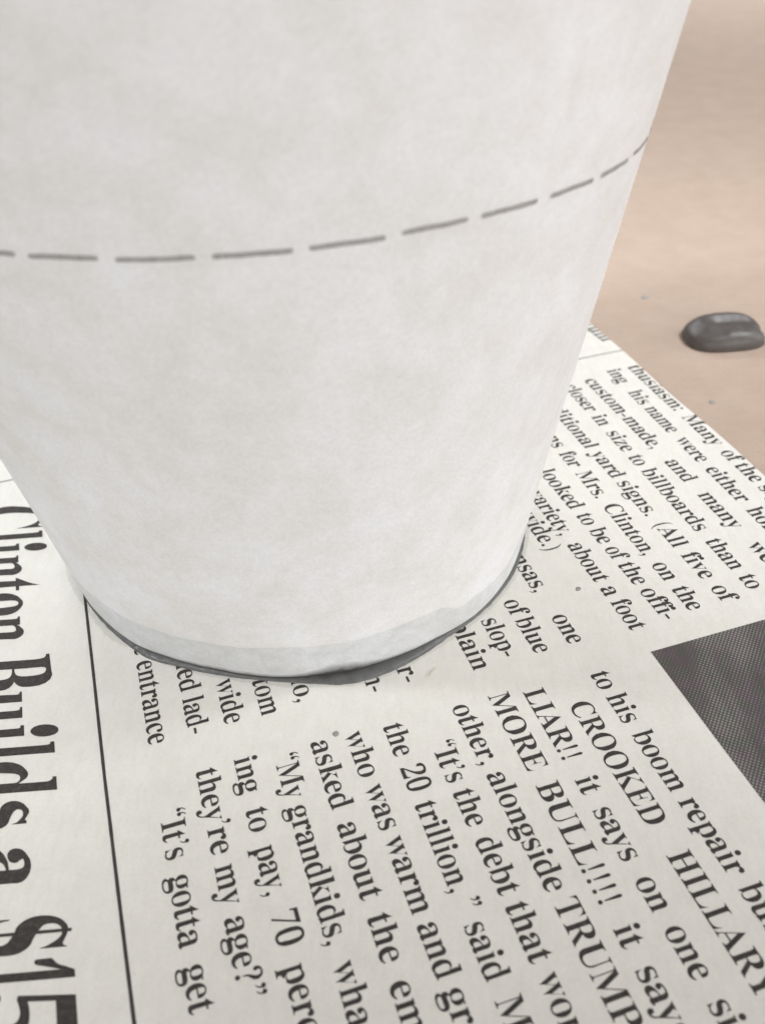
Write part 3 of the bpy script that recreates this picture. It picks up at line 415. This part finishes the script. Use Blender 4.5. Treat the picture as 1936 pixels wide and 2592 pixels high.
def offset(loop, loops, slim):
    """redraw an outline lighter: every stroke of width w becomes slim[0]*w + slim[1] (stems thinner, hairlines sturdier)"""
    segs = [(l[i], l[(i + 1) % len(l)]) for l in loops for i in range(len(l))]
    n = len(loop); nrm, dl = [], []
    for i in range(n):
        p, q = loop[i], loop[(i + 1) % n]
        ex, ey = q[0] - p[0], q[1] - p[1]; l = math.hypot(ex, ey) or 1
        nx, ny = -ey / l, ex / l                                   # outward: the filled side is on the right
        mx, my = (p[0] + q[0]) / 2 - nx * .05, (p[1] + q[1]) / 2 - ny * .05
        best = 400.0
        for (ax, ay), (bx, by) in segs:                            # width of the stroke behind this edge
            dx, dy = bx - ax, by - ay
            den = -nx * dy + ny * dx
            if abs(den) < 1e-9: continue
            t = ((ax - mx) * -dy + (ay - my) * dx) / den
            s = ((-nx) * (ay - my) - (-ny) * (ax - mx)) / den
            if t > .3 and -1e-6 <= s <= 1 + 1e-6: best = min(best, t)
        d = ((1 - slim[0]) * best - slim[1]) / 2
        lo = -7 if slim[1] < 30 else -15
        if abs(nx) > .5: d = max(lo, min(17, d)) if best < 150 else 6
        else: d = max(lo + 1, min(10, d)) if best < 75 else 0
        nrm.append((nx, ny)); dl.append(d)
    sm = [(dl[i - 1] + 2 * dl[i] + dl[(i + 1) % n]) / 4 if nrm[i - 1][0] * nrm[i][0] + nrm[i - 1][1] * nrm[i][1] > .7 and
          nrm[(i + 1) % n][0] * nrm[i][0] + nrm[(i + 1) % n][1] * nrm[i][1] > .7 else dl[i] for i in range(n)]
    out = []
    for i in range(n):
        (ax, ay), (bx, by) = nrm[i - 1], nrm[i]
        d1, d2 = sm[i - 1], sm[i]
        det = ax * by - ay * bx
        if abs(det) > .35:
            mx, my = (d1 * by - d2 * ay) / det, (ax * d2 - bx * d1) / det
        else:
            sx, sy = ax + bx, ay + by; l = math.hypot(sx, sy) or 1
            mx, my = sx / l * (d1 + d2) / 2, sy / l * (d1 + d2) / 2
        l = math.hypot(mx, my)
        if l > 24: mx, my = mx * 24 / l, my * 24 / l
        out.append((loop[i][0] - mx, loop[i][1] - my))
    return out

_cache = {}
def glyph(c, slim):
    key = (c, slim)
    if key not in _cache:
        if c in PUNCT: adv, loops = PUNCT[c]
        else:
            adv, loops = FONT[c]
            loops = [offset(l, loops, slim) for l in loops]
        # group each hole with the outline it sits in, then triangulate
        verts, tris = [], []
        outer = [l for l in loops if area2(l) < 0 or c in PUNCT]
        holes = [l for l in loops if not (area2(l) < 0 or c in PUNCT)]
        for l in outer:
            xs = [p[0] for p in l]; ys = [p[1] for p in l]
            hs = [h for h in holes if min(xs) <= h[0][0] <= max(xs) and min(ys) <= h[0][1] <= max(ys)] if len(outer) > 1 else holes
            polys = [[Vector((x, y, 0)) for x, y in q] for q in [l] + hs]
            flat = [p for q in polys for p in q]
            base = len(verts)
            verts += [(p.x, p.y) for p in flat]
            tris += [tuple(base + i for i in t) for t in tessellate_polygon(polys)]
        _cache[key] = (adv, verts, tris)
    return _cache[key]

# ---------------------------------------------------------------- the table and its paper cover
KZ = -0.34                                            # kraft paper lies one folded newspaper below the print
def kraft_z(x, y):
    return KZ + .10 * (noise.noise(Vector((x * .035, y * .05, 3.1))) - .2) * sstep(10, 30, math.hypot(x - 14, y - 9)) 

tb = bmesh.new()
bmesh.ops.create_cube(tb, size=1)
bmesh.ops.scale(tb, vec=(1.6, 1.2, .03), verts=tb.verts)
bmesh.ops.bevel(tb, geom=list(tb.edges), offset=.004, segments=2, affect='EDGES')
bmesh.ops.translate(tb, vec=(0, .2, -.015 - .0024), verts=tb.verts)
me = bpy.data.meshes.new('table_top'); tb.to_mesh(me); tb.free(); me.materials.append(M_TABLE)
o = bpy.data.objects.new('table_top', me); COL.objects.link(o); tag(o, kind='structure')

kraft = empty('kraft_paper', (0, 0, KZ * LD))
tag(kraft, 'tan kraft paper sheet spread over the table under the newspaper', 'paper')
n = 121
xs = [-190 + 380 * i / (n - 1) for i in range(n)]
ys = [-70 + 240 * i / (n - 1) for i in range(n)]
V = [(x, y, kraft_z(x, y) - KZ) for y in ys for x in xs]
V += [(x, y, kraft_z(x, y) - KZ - .06) for y in ys for x in xs]
F = grid_faces(n, n)
F += [tuple(i + n * n for i in f[::-1]) for f in F]
rim = [i for i in range(n)] + [i * n + n - 1 for i in range(1, n)] + [n * n - 2 - i for i in range(n - 1)] + [i * n for i in range(n - 2, 0, -1)]
F += [(rim[(i + 1) % len(rim)], rim[i], rim[i] + n * n, rim[(i + 1) % len(rim)] + n * n) for i in range(len(rim))]
mesh_obj('sheet', V, F, M_KRAFT, kraft)

def chip(name, x, y, z, r, mat, parent, seed, h=.35, ax=1.0, rot=0):
    """a small crumb of dried paint: a low uneven dome"""
    rnd = random.Random(seed); vs = []; m = 10
    ca, sa = math.cos(rot), math.sin(rot)
    for k, (rr, zz) in enumerate(((1, 0), (.92, .5), (.6, .9))):
        for i in range(m):
            a = 2 * math.pi * i / m; q = r * rr * (1 + .25 * noise.noise(Vector((math.cos(a) * 1.3, math.sin(a) * 1.3, seed))))
            px, py = q * math.cos(a) * ax, q * math.sin(a)
            vs.append((x + px * ca - py * sa, y + px * sa + py * ca, z + zz * h * r))
    vs.append((x, y, z + h * r))
    f = grid_faces(3, m, True) + [(2 * m + i, 2 * m + (i + 1) % m, 3 * m) for i in range(m)]
    return mesh_obj(name, vs, f, mat, parent)

for i, (x, y, r) in enumerate(((15.29, 15.3, .16), (15.70, 6.25, .13), (13.95, 7.40, .10), (14.15, 7.15, .13))):
    chip('paint_speck', x, y, kraft_z(x, y) - KZ + .002, r, M_SPECK, kraft, i + .5, .25, 1.2, i)

# ---------------------------------------------------------------- the newspaper
TH = -1.2881003; X0, Y0 = -5.99659738 - CUP[0], 11.80882604 - CUP[1]
CT, ST = math.cos(TH), math.sin(TH)
RHO = 0.13                                            # radius of the fold
def v_edge(u): return 22.66 + .030 * (u + 15.5) + .03 * math.sin(u * .9)
def to_xy(u, v): return X0 + CT * u - ST * v, Y0 + ST * u + CT * v
def to_uv(x, y):
    dx, dy = x - X0, y - Y0
    return CT * dx + ST * dy, -ST * dx + CT * dy
def wave(x, y):
    r = math.hypot(x, y)
    q = noise.noise(Vector((x * .11, y * .11, .7))) + .4 * noise.noise(Vector((x * .3, y * .3, 4.2)))
    return .055 * q * sstep(8.2, 12, r)
def surf(u, v, eps=0.0):
    """a point of the printed face, eps above the paper; past the fold the face turns under"""
    ve = v_edge(u)
    w = ve - v
    if w >= RHO:
        x, y = to_xy(u, v)
        return (x, y, wave(x, y) + eps)
    a = min((RHO - w) / RHO, math.pi)                 # angle turned round the fold
    ex = max(0.0, (RHO - w) - math.pi * RHO)          # length lying on the underside
    vv = ve - RHO + (RHO + eps) * math.sin(a) - ex
    x, y = to_xy(u, vv)
    xf, yf = to_xy(u, ve - RHO)
    return (x, y, wave(xf, yf) * (1 + math.cos(a)) / 2 - RHO + (RHO + eps) * math.cos(a))

news = empty('newspaper')
tag(news, 'folded newspaper page with black serif print lying on kraft paper', 'newspaper')
us = [-62 + i * .55 for i in range(206)]
ws = [-60, -2.0] + [-math.pi * RHO + RHO - .1] + [RHO - math.pi * RHO * (1 - k / 10) for k in range(11)] + [RHO + .3 + k * .55 for k in range(110)]
V = []
for w in ws:
    for u in us:
        V.append(surf(u, v_edge(u) - w))
mesh_obj('sheet', V, grid_faces(len(ws), len(us)), M_NEWS, news)

EPS = .006
FY = .397 / 308; FX = FY * .93
def text_mesh(name, words, base, mat, parent, fx=FX, fy=FY, slim=(.45, 22), vmap=None, clampr=(.8, 1.3), shear=0):
    verts, faces = [], []
    def put(p):
        verts.append(p); return len(verts) - 1
    def tri(a, b, c, depth):
        """pieces of a letter that run over the fold are cut small enough to follow it"""
        if depth < 3 and min(v_edge(p[0]) - p[1] for p in (a, b, c)) < RHO + .02:
            ab, bc, ca = [((p[0] + q[0]) / 2, (p[1] + q[1]) / 2) for p, q in ((a, b), (b, c), (c, a))]
            for t in ((a, ab, ca), (ab, b, bc), (ca, bc, c), (ab, bc, ca)): tri(*t, depth + 1)
        else:
            faces.append(tuple(put(surf(u, v, EPS)) for u, v in (a, b, c)))
    for text, u0, u1 in words:
        g = [(c, *glyph(c, slim)) for c in text]
        core = [x for x in g if x[0] not in '“” ']                   # measured without its quotation marks
        nat = sum(x[1] for x in core)
        k, tr = 1.0, 0.0
        if u0 is not None and u1 is not None:
            r = (u1 - u0) / (fx * (nat - 24))
            k = min(max(r, clampr[0]), clampr[1])
            tr = ((u1 - u0) - fx * k * (nat - 24)) / max(1, len(core) - 1)
            if tr < -.02:                                           # never squeezed into each other
                u0 += (tr + .02) * (len(core) - 1) / 2; tr = -.02
        if u0 is None: u0 = u1 - fx * (nat - 24)
        pen = u0 - 12 * fx * k
        if text[0] == '“': pen -= g[0][1] * fx * k + tr
        for ch, adv, gv, gt in g:
            P = []
            for gx, gy in gv:
                u = pen + gx * fx * k
                h = vmap(gy) if vmap else gy * fy
                P.append((u + shear * h, base(u) + h))
            if P and min(v_edge(p[0]) - p[1] for p in P) < RHO + .02:
                for t in gt: tri(P[t[0]], P[t[1]], P[t[2]], 0)
            else:
                b = len(verts)
                verts += [surf(u, v, EPS) for u, v in P]
                faces += [tuple(b + i for i in t) for t in gt]
            pen += adv * fx * k + tr
    return mesh_obj(name, verts, faces, mat, parent, smooth=False)

# every printed line of the two columns: (words with their start and end along the line), slope and height of its baseline
LINES = {
    1: ([('the', -9.78, -8.64), ('entrance', -8.36, -5.24), ('“It’s', -2.76, -1.64), ('gotta', -1.2, 0.64), ('get', 1.07, 2.13)], (-0.0198, 0.946)),
    2: ([('nailed', -9.1, -6.77), ('lad-', -6.53, -5.2), ('they’re', -4.0, -1.43), ('my', -1.13, -0.07), ('age?”', 0.25, 1.88)], (-0.0212, 1.995)),
    3: ([('wide', -6.84, -5.23), ('ing', -4.03, -2.9), ('to', -2.42, -1.73), ('pay,', -1.31, 0.04), ('70', 0.46, 1.32), ('percent', 1.75, 4.44)], (-0.0169, 3.000)),
    4: ([('bottom', -7.69, -5.17), ('“My', -3.47, -2.39), ('grandkids,', -2.13, 1.64), ('what', 2.08, 3.78)], (-0.0127, 4.014)),
    5: ([('Ohio,', -7.4, -5.3), ('asked', -3.87, -1.68), ('about', -1.26, 0.86), ('the', 1.26, 2.42), ('em', 2.86, 3.98)], (-0.0111, 5.033)),
    6: ([('who', -3.82, -2.35), ('was', -2.05, -0.71), ('warm', -0.47, 1.58), ('and', 1.82, 3.14), ('gr', 3.38, 4.15)], (0.0010, 5.993)),
    7: ([('chan-', -6.84, -4.95), ('the', -3.75, -2.67), ('20', -2.32, -1.52), ('trillion, ”', -1.18, 1.37), ('said', 2.15, 3.52), ('Mr', 3.91, 4.98)], (-0.0092, 6.993)),
    8: ([('or-', -5.98, -4.97), ('“It’s', -2.49, -1.45), ('the', -1.2, -0.11), ('debt', 0.25, 1.79), ('that', 2.03, 3.46), ('wor', 3.76, 5.04)], (-0.0014, 8.006)),
    9: ([('other,', -3.74, -1.68), ('alongside', -1.4, 2.08), ('TRUMP', 2.32, 5.33)], (0.0110, 9.010)),
    10: ([('plain', -6.71, -4.73), ('MORE', -3.77, -1.11), ('BULL!!!!', -0.69, 2.8), ('it', 3.32, 3.82), ('says', 4.28, 5.89)], (-0.0046, 10.009)),
    11: ([('and', -8.33, -6.98), ('slop-', -6.53, -4.91), ('LIAR!!', -3.58, -1.08), ('it', -0.51, -0.02), ('says', 0.43, 1.97), ('on', 2.44, 3.3), ('one', 3.7, 4.92), ('side', 5.39, 6.82)], (0.0047, 10.992)),
    12: ([('of', -7.02, -6.4), ('blue', -6.19, -4.75), ('CROOKED', -2.75, 1.31), ('HILLARY', 2.12, 5.7)], (0.0140, 11.977)),
    13: ([('Kansas,', -9.87, -7.04), ('one', -5.95, -4.76), ('to', -3.55, -2.91), ('his', -2.67, -1.66), ('boom', -1.31, 0.64), ('repair', 0.9, 3.07), ('bus', 3.38, 4.62)], (0.0128, 13.026)),
    14: ([('wide.)', -10.71, -8.63)], (-0.0016, 14.069)),
    15: ([('variety,', -11.67, -9.2), ('about', -8.73, -6.84), ('a', -6.55, -6.16), ('foot', -5.92, -4.65)], (0.0092, 14.920)),
    16: ([('looked', -12.69, -10.33), ('to', -10.0, -9.4), ('be', -9.16, -8.4), ('of', -8.16, -7.6), ('the', -7.34, -6.32), ('offi-', -6.07, -4.69)], (0.0340, 16.122)),
    17: ([('signs', -15.51, -13.77), ('for', -13.42, -12.5), ('Mrs.', -12.13, -10.55), ('Clinton,', -10.14, -7.42), ('on', -6.99, -6.16), ('the', -5.81, -4.78)], (0.0057, 16.888)),
    18: ([('traditional', -17.28, -13.34), ('yard', -13.03, -11.4), ('signs.', -11.16, -9.13), ('(All', -8.74, -7.44), ('five', -7.08, -5.85), ('of', -5.45, -4.81)], (0.0111, 18.013)),
    19: ([('closer', -17.52, -15.54), ('in', -15.17, -14.47), ('size', -14.04, -12.69), ('to', -12.37, -11.76), ('billboards', -11.47, -7.89), ('than', -7.4, -5.89), ('to', -5.57, -4.95)], (-0.0008, 18.996)),
    20: ([('custom-made,', -17.61, -12.47), ('and', -11.65, -10.32), ('many', -9.58, -7.61), ('were', -6.75, -5.06)], (0.0138, 20.200)),
    21: ([('ing', -17.93, -16.88), ('his', -16.2, -15.19), ('name', -14.95, -13.15), ('were', -12.69, -11.16), ('either', -10.74, -8.7), ('hom', -8.28, -6.77)], (-0.0026, 21.057)),
    22: ([('thusiasm:', -17.88, -14.31), ('Many', -13.9, -11.85), ('of', -11.41, -10.79), ('the', -10.55, -9.45), ('signs', -9.21, -7.35)], (0.0159, 22.292)),
}
for n_, (words, (b1, b0)) in LINES.items():
    text_mesh('text_line', words, (lambda u, b1=b1, b0=b0: b0 + b1 * u), M_INK, news)

# the headline beside them, condensed and bold
HX, HA = 1.0, 1.80                                    # heights of its small letters and of its tall ones
def head_map(gy):
    if gy <= 0: return gy * HX / 308
    if gy <= 318: return gy * HX / 308
    return 318 * HX / 308 + (gy - 318) * (HA - 318 * HX / 308) / (455 - 318)
HB = lambda u: -3.25 - .0195 * u
text_mesh('headline', [('Clinton', -17.62, -10.70), ('Builds', -10.10, -3.98), ('a', -3.42, -2.33), ('1', -.53, .06), ('5', .22, 1.36)],
          HB, M_INK, news, fx=HX / 308, slim=(.72, 34), shear=.25, vmap=head_map, clampr=(.7, 1.4))
text_mesh('headline', [('S', -1.60, -.60)], HB, M_INK, news, fx=HX / 308, slim=(.8, 34), shear=.25, vmap=lambda g: g * HA / 462, clampr=(.7, 1.4))
def strip(name, pts, wid, mat, eps=EPS, seg=60):
    vs = []
    for i in range(seg + 1):
        t = i / seg * (len(pts) - 1); k = min(int(t), len(pts) - 2); t -= k
        u = pts[k][0] * (1 - t) + pts[k + 1][0] * t; v = pts[k][1] * (1 - t) + pts[k + 1][1] * t
        du, dv = pts[k + 1][0] - pts[k][0], pts[k + 1][1] - pts[k][1]; l = math.hypot(du, dv)
        j = wid * (.5 + .06 * noise.noise(Vector((u * 3, v * 3, 1))))
        vs += [surf(u - dv / l * j, v + du / l * j, eps), surf(u + dv / l * j, v - du / l * j, eps)]
    return mesh_obj(name, vs, grid_faces(seg + 1, 2), mat, news, smooth=False)
strip('dollar_bar', [(-1.12 - .04, HB(-1.1) - .16), (-1.12 + .25 * HA + .03, HB(-1.1) + HA + .14)], .075, M_INK, EPS * 1.6, 12)

strip('column_rule', [(-19, .04), (-11.5, -.06), (-7.9, -.11), (-4.6, -.17), (-.8, -.20), (2, -.215), (14, -.24)], .085, M_INK, EPS, 120)
strip('section_rule', [(-19.05, -30), (-19.05, 8), (-19.2, 21), (-19.15, 22.95)], .055, M_RULE, EPS, 150)

# the corner of a larger bold line above the rule, running over the fold
text_mesh('headline', [('Mum', -22.4, -20.1)], lambda u: 22.02 + .1 * (u + 21), M_RULE, news, fx=.62 / 308, fy=.95 / 308, slim=(.9, 8), clampr=(.5, 1.5))

# printed photograph
V = []
nu, nv = 60, 22
for i in range(nu + 1):
    for j in range(nv + 1):
        u = -3.72 + 26 * i / nu
        v = 14.97 + 6.6 * j / nv
        V.append(surf(u, v, EPS))
mesh_obj('printed_photo', V, grid_faces(nu + 1, nv + 1), M_PHOTO, news)

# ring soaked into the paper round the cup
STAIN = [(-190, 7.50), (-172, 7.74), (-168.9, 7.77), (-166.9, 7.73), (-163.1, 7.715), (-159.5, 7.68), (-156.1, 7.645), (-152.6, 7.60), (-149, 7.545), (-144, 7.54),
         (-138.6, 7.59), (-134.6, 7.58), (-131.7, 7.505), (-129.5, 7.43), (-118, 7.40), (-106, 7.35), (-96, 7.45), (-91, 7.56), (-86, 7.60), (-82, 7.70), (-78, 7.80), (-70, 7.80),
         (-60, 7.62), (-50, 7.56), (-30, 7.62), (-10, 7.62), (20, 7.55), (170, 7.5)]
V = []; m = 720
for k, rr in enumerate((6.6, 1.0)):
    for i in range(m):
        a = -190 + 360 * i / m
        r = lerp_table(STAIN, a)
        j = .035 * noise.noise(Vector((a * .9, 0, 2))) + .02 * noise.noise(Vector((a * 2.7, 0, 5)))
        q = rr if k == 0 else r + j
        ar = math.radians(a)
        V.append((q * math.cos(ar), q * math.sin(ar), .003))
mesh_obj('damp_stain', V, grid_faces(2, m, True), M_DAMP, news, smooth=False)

for i, (x, y, r, ax, ro) in enumerate(((-7.88, -.95, .085, 1.5, .6), (1.22, -9.26, .085, 1.2, 1.2), (8.55, -4.2, .075, 1.5, .9))):
    chip('paint_speck', x, y, wave(x, y) + .003, r, M_SPECK, news, i + 20.5, .2, ax, ro)
fp = [(3.76, -7.46), (3.84, -7.34), (3.90, -7.25), (4.0, -7.16), (4.03, -7.12)]
vs = []
for i, (x, y) in enumerate(fp):
    w = (.003, .009, .008, .004, .002)[i]
    vs += [(x - w, y + w * .6, .02), (x, y, .03 + .02 * math.sin(i)), (x + w, y - w * .6, .02)]
mesh_obj('paper_fibre', vs, grid_faces(5, 3), M_FIBRE, news)

# ---------------------------------------------------------------- grey paint squeezed out under the cup
POOL = [(-190, 7.36), (-165, 7.38), (-151.4, 7.405), (-141, 7.385), (-133.4, 7.40), (-128.6, 7.435), (-125, 7.47), (-121, 7.42), (-117.7, 7.345), (-112, 7.30), (-106, 7.265),
        (-98, 7.285), (-91.9, 7.357), (-87.6, 7.445), (-83.8, 7.55), (-80.2, 7.685), (-76.5, 7.738), (-72.6, 7.733), (-68.4, 7.683), (-64, 7.614), (-59, 7.535), (-53.4, 7.44),
        (-49, 7.45), (-41.7, 7.474), (-34, 7.497), (-25.7, 7.518), (-17.5, 7.50), (-13.4, 7.488), (20, 7.42), (90, 7.40), (170, 7.36)]
V = []; m = 1080
prof = [(-.9, .10), (-.30, .105), (-.20, .10), (-.12, .085), (-.06, .062), (-.02, .035), (0, .004)]
for d, z in prof:
    for i in range(m):
        a = -190 + 360 * i / m; ar = math.radians(a)
        r = lerp_table(POOL, a) + .012 * noise.noise(Vector((a * .5, 0, 9))) + .006 * noise.noise(Vector((a * 1.8, 0, 3)))
        q = r + d
        left = sstep(-100, -118, a) * sstep(-140, -128, a)          # rough beaded skin on this side
        zz = z * (1 + .12 * noise.noise(Vector((math.cos(ar) * 14, math.sin(ar) * 14, d * 6))))
        if -.4 < d < 0: zz += left * .035 * (noise.noise(Vector((a * 1.2, d * 14, 1))) + .6 * noise.noise(Vector((a * 3.5, d * 30, 7))))
        V.append((q * math.cos(ar), q * math.sin(ar), max(.002, zz)))
F = grid_faces(len(prof), m, True)
V.append((0, 0, .1)); F += [((i + 1) % m, i, len(V) - 1) for i in range(m)]
pool = mesh_obj('paint_ring', V, [f[::-1] for f in F], M_POOL)
tag(pool, 'flat ring of grey paint squeezed out under the white paper cup', 'paint')

# ---------------------------------------------------------------- the paper cup
R0, K = 7.354654, 0.1895142
EDGE = [(-190, 7.40), (-152, 7.378), (-142, 7.318), (-134, 7.306), (-128, 7.293), (-120.4, 7.20), (-113, 7.16), (-106.6, 7.14), (-98, 7.215), (-92, 7.256), (-83.6, 7.289), (-80.4, 7.306),
        (-75.7, 7.36), (-68.4, 7.315), (-62.6, 7.31), (-56.1, 7.295), (-50.2, 7.365), (-44.6, 7.425), (-37.6, 7.435), (-29.8, 7.42), (-20.9, 7.40), (-12.5, 7.395), (60, 7.38), (170, 7.40)]
BAND = [(-190, .9), (-140, 1.62), (-129.9, 1.66), (-124.9, 1.56), (-107, 1.544), (-99.6, 1.568), (-92.3, 1.62), (-86.5, 1.60), (-81.1, 1.55), (-75.6, 1.571), (-70, 1.60), (-63.9, 1.648), (-57.2, 1.589),
        (-54.7, 1.45), (-51.1, 1.08), (-48.4, 1.112), (-46.3, 1.207), (-39.5, 1.116), (-34.9, 1.154), (-30.9, 1.322), (-28.3, 1.716), (-10, 1.75), (60, 1.4), (170, .9)]
CH = 29.5
def cup_r(a, z):
    return R0 + K * z + (lerp_table(EDGE, a) - R0) * (1 - sstep(0, 4.5, z)) + .02 * noise.noise(Vector((math.cos(math.radians(a)) * 2, math.sin(math.radians(a)) * 2, z * .12)))
cup = empty('paper_cup')
tag(cup, 'white paper cup standing on newspaper with a pencilled dashed line around it', 'cup')
m = 360
zo = [.075, .10, .16, .26, .4, .55, .7, .85, 1.0, 1.15, 1.3, 1.45, 1.6, 1.75, 1.9, 2.1, 2.5, 3, 3.6, 4.4] + [5.2 + (CH - 5.2) * i / 30 for i in range(31)]
V, damp, paint = [], [], []
TW = .11
for z in zo:
    for i in range(m):
        a = -190 + 360 * i / m; ar = math.radians(a)
        r = cup_r(a, z) - (.05 if z < .09 else .018 if z < .12 else 0)
        V.append((r * math.cos(ar), r * math.sin(ar), z))
        damp.append(.5 + (lerp_table(BAND, a) - z) * .5)
        pz = .18 + .55 * math.exp(-((a + 79) / 7) ** 2) + .22 * math.exp(-((a + 104) / 18) ** 2) + .12 * math.exp(-((a + 66) / 10) ** 2)
        paint.append(max(0, 1 - z / pz) if z < pz else 0)
no = len(zo)
zi = [CH - (CH - .9) * i / 20 for i in range(21)] + [.075]
for z in zi:
    for i in range(m):
        a = -190 + 360 * i / m; ar = math.radians(a)
        r = cup_r(a, z) - TW - (.05 if z < .09 else 0)
        V.append((r * math.cos(ar), r * math.sin(ar), z)); damp.append(0); paint.append(0)
F = grid_faces(no + len(zi), m, True)
last = (no + len(zi) - 1) * m
F += [(last + i, last + (i + 1) % m, (i + 1) % m, i) for i in range(m)]
wall = mesh_obj('cup_wall', V, F, M_CUP, cup)
for nm, dat in (('damp', damp), ('paint', paint)):
    at = wall.data.attributes.new(nm, 'FLOAT', 'POINT'); at.data.foreach_set('value', dat)
# rolled rim and recessed bottom
V = []
for i in range(180):
    ar = 2 * math.pi * i / 180
    for j in range(14):
        b = 2 * math.pi * j / 14; r = R0 + K * CH + .16 + .36 * math.cos(b)
        V.append((r * math.cos(ar), r * math.sin(ar), CH + .12 + .36 * math.sin(b)))
F = [(i * 14 + j, ((i + 1) % 180) * 14 + j, ((i + 1) % 180) * 14 + (j + 1) % 14, i * 14 + (j + 1) % 14) for i in range(180) for j in range(14)]
mesh_obj('rolled_rim', V, F, M_CUP, cup)
V = []
for z, q in ((1.9, 0.02), (1.9, 5), (1.9, 7.15), (1.8, 7.30), (1.7, 7.15), (1.7, 5), (1.7, .02)):
    V += [(q * math.cos(2 * math.pi * i / 120), q * math.sin(2 * math.pi * i / 120), z) for i in range(120)]
mesh_obj('cup_bottom', V, grid_faces(7, 120, True), M_CUP, cup)

# pencil dashes drawn round the wall
DASH = [[(-116.7, 13.634), (-112.9, 13.672), (-111.0, 13.685)], [(-109.4, 13.677), (-105.1, 13.722), (-101.5, 13.727)], [(-99.66, 13.699), (-95.3, 13.72), (-91.45, 13.736)],
        [(-89.78, 13.739), (-85.77, 13.739), (-81.73, 13.725)], [(-80.04, 13.732), (-76.13, 13.729), (-72.09, 13.702)], [(-70.26, 13.731), (-66.47, 13.726), (-62.54, 13.711)],
        [(-60.76, 13.689), (-57.0, 13.665), (-52.85, 13.632)], [(-50.73, 13.61), (-46.86, 13.581), (-42.5, 13.521)], [(-40.7, 13.51), (-37.2, 13.456), (-32.76, 13.405)],
        [(-30.56, 13.413), (-26.5, 13.353), (-21.5, 13.27)], [(-19.8, 13.26), (-15.5, 13.2), (-11.0, 13.16)], [(-126.4, 13.60), (-122.5, 13.61), (-118.5, 13.62)], [(-136.0, 13.57), (-132.2, 13.58), (-128.1, 13.60)]]
for d_i, d in enumerate(DASH):
    seg = 26; V = []
    for i in range(seg + 1):
        t = i / seg; a = d[0][0] + (d[2][0] - d[0][0]) * t
        z = lerp_table(d, a)
        endw = min(1, .72 + 6 * min(t, 1 - t))
        wv = noise.noise(Vector((a * .8, d_i * 3.3, 1))); wz = noise.noise(Vector((a * .35, d_i * 1.7, 6)))
        half = .053 * endw * (1 + .16 * wv)
        for s in (-1, -.5, 0, .5, 1):
            zz = z + s * half + .018 * wz
            ar = math.radians(a); r = cup_r(a, zz) + .012
            V.append((r * math.cos(ar), r * math.sin(ar), zz))
    mesh_obj('pencil_dash', V, grid_faces(seg + 1, 5), M_PENCIL, cup)

# ---------------------------------------------------------------- the blob of paint on the kraft paper
def cr(a):
    """outline of the blob: a long rounded shape with a nick at its right end"""
    ca, sa = math.cos(a), math.sin(a)
    r = (abs(ca / 1.69) ** 2.7 + abs(sa / 1.24) ** 2.7) ** (-1 / 2.7)
    r *= 1 - .17 * math.exp(-(((a + .12 + math.pi) % (2 * math.pi) - math.pi) / .16) ** 2) + .03 * noise.noise(Vector((ca * 1.5, sa * 1.5, 4)))
    x, y = r * ca, r * sa
    return cxd + x - y * .03, cyd + x * .03 + y
cxd, cyd = 17.60, 11.22
def ridge(x, y):
    """the curl the paint was squeezed in: a hook-shaped crest and the hollow inside it"""
    q = 0
    pathA = [(19.0, 12.0), (18.4, 12.1), (17.5, 12.05), (16.85, 11.8), (16.65, 11.4), (16.85, 11.05), (17.4, 10.9), (17.9, 10.9)]
    pathB = [(17.4, 11.5), (18.0, 11.55), (18.7, 11.5)]
    def dist(path):
        best = 9
        for (ax, ay), (bx, by) in zip(path, path[1:]):
            l2 = (bx - ax) ** 2 + (by - ay) ** 2; t = max(0, min(1, ((x - ax) * (bx - ax) + (y - ay) * (by - ay)) / l2))
            best = min(best, math.hypot(x - ax - t * (bx - ax), y - ay - t * (by - ay)))
        return best
    q += .17 * math.exp(-(dist(pathA) / .36) ** 2)
    q -= .13 * math.exp(-(dist(pathB) / .36) ** 2)
    q += .06 * math.exp(-(dist([(17.6, 10.4), (18.3, 10.45), (18.8, 10.9)]) / .25) ** 2)
    return q
V = []; m = 126; rings = 44
for k in range(rings + 1):
    s = math.sin(k / rings * math.pi / 2)
    for i in range(m):
        px, py = cr(2 * math.pi * i / m)
        x = cxd + (px - cxd) * s; y = cyd + (py - cyd) * s
        hgt = .64 * max(0, 1 - s ** 6.5) ** .5
        V.append((x, y, hgt + ridge(x, y) * min(1, hgt / .62) ** 1.5))
F = grid_faces(rings + 1, m, True)
V.append((cxd, cyd, V[0][2])); 
blob = mesh_obj('paint_blob', [(x - cxd, y - cyd, z) for x, y, z in V], [f[::-1] for f in F[m:]] + [(m + i, m + (i + 1) % m, len(V) - 1) for i in range(m)], M_DROP)
blob.location = (cxd * LD, cyd * LD, (kraft_z(cxd, cyd) - .005) * LD)
tag(blob, 'dark grey glossy blob of paint on tan kraft paper', 'paint')
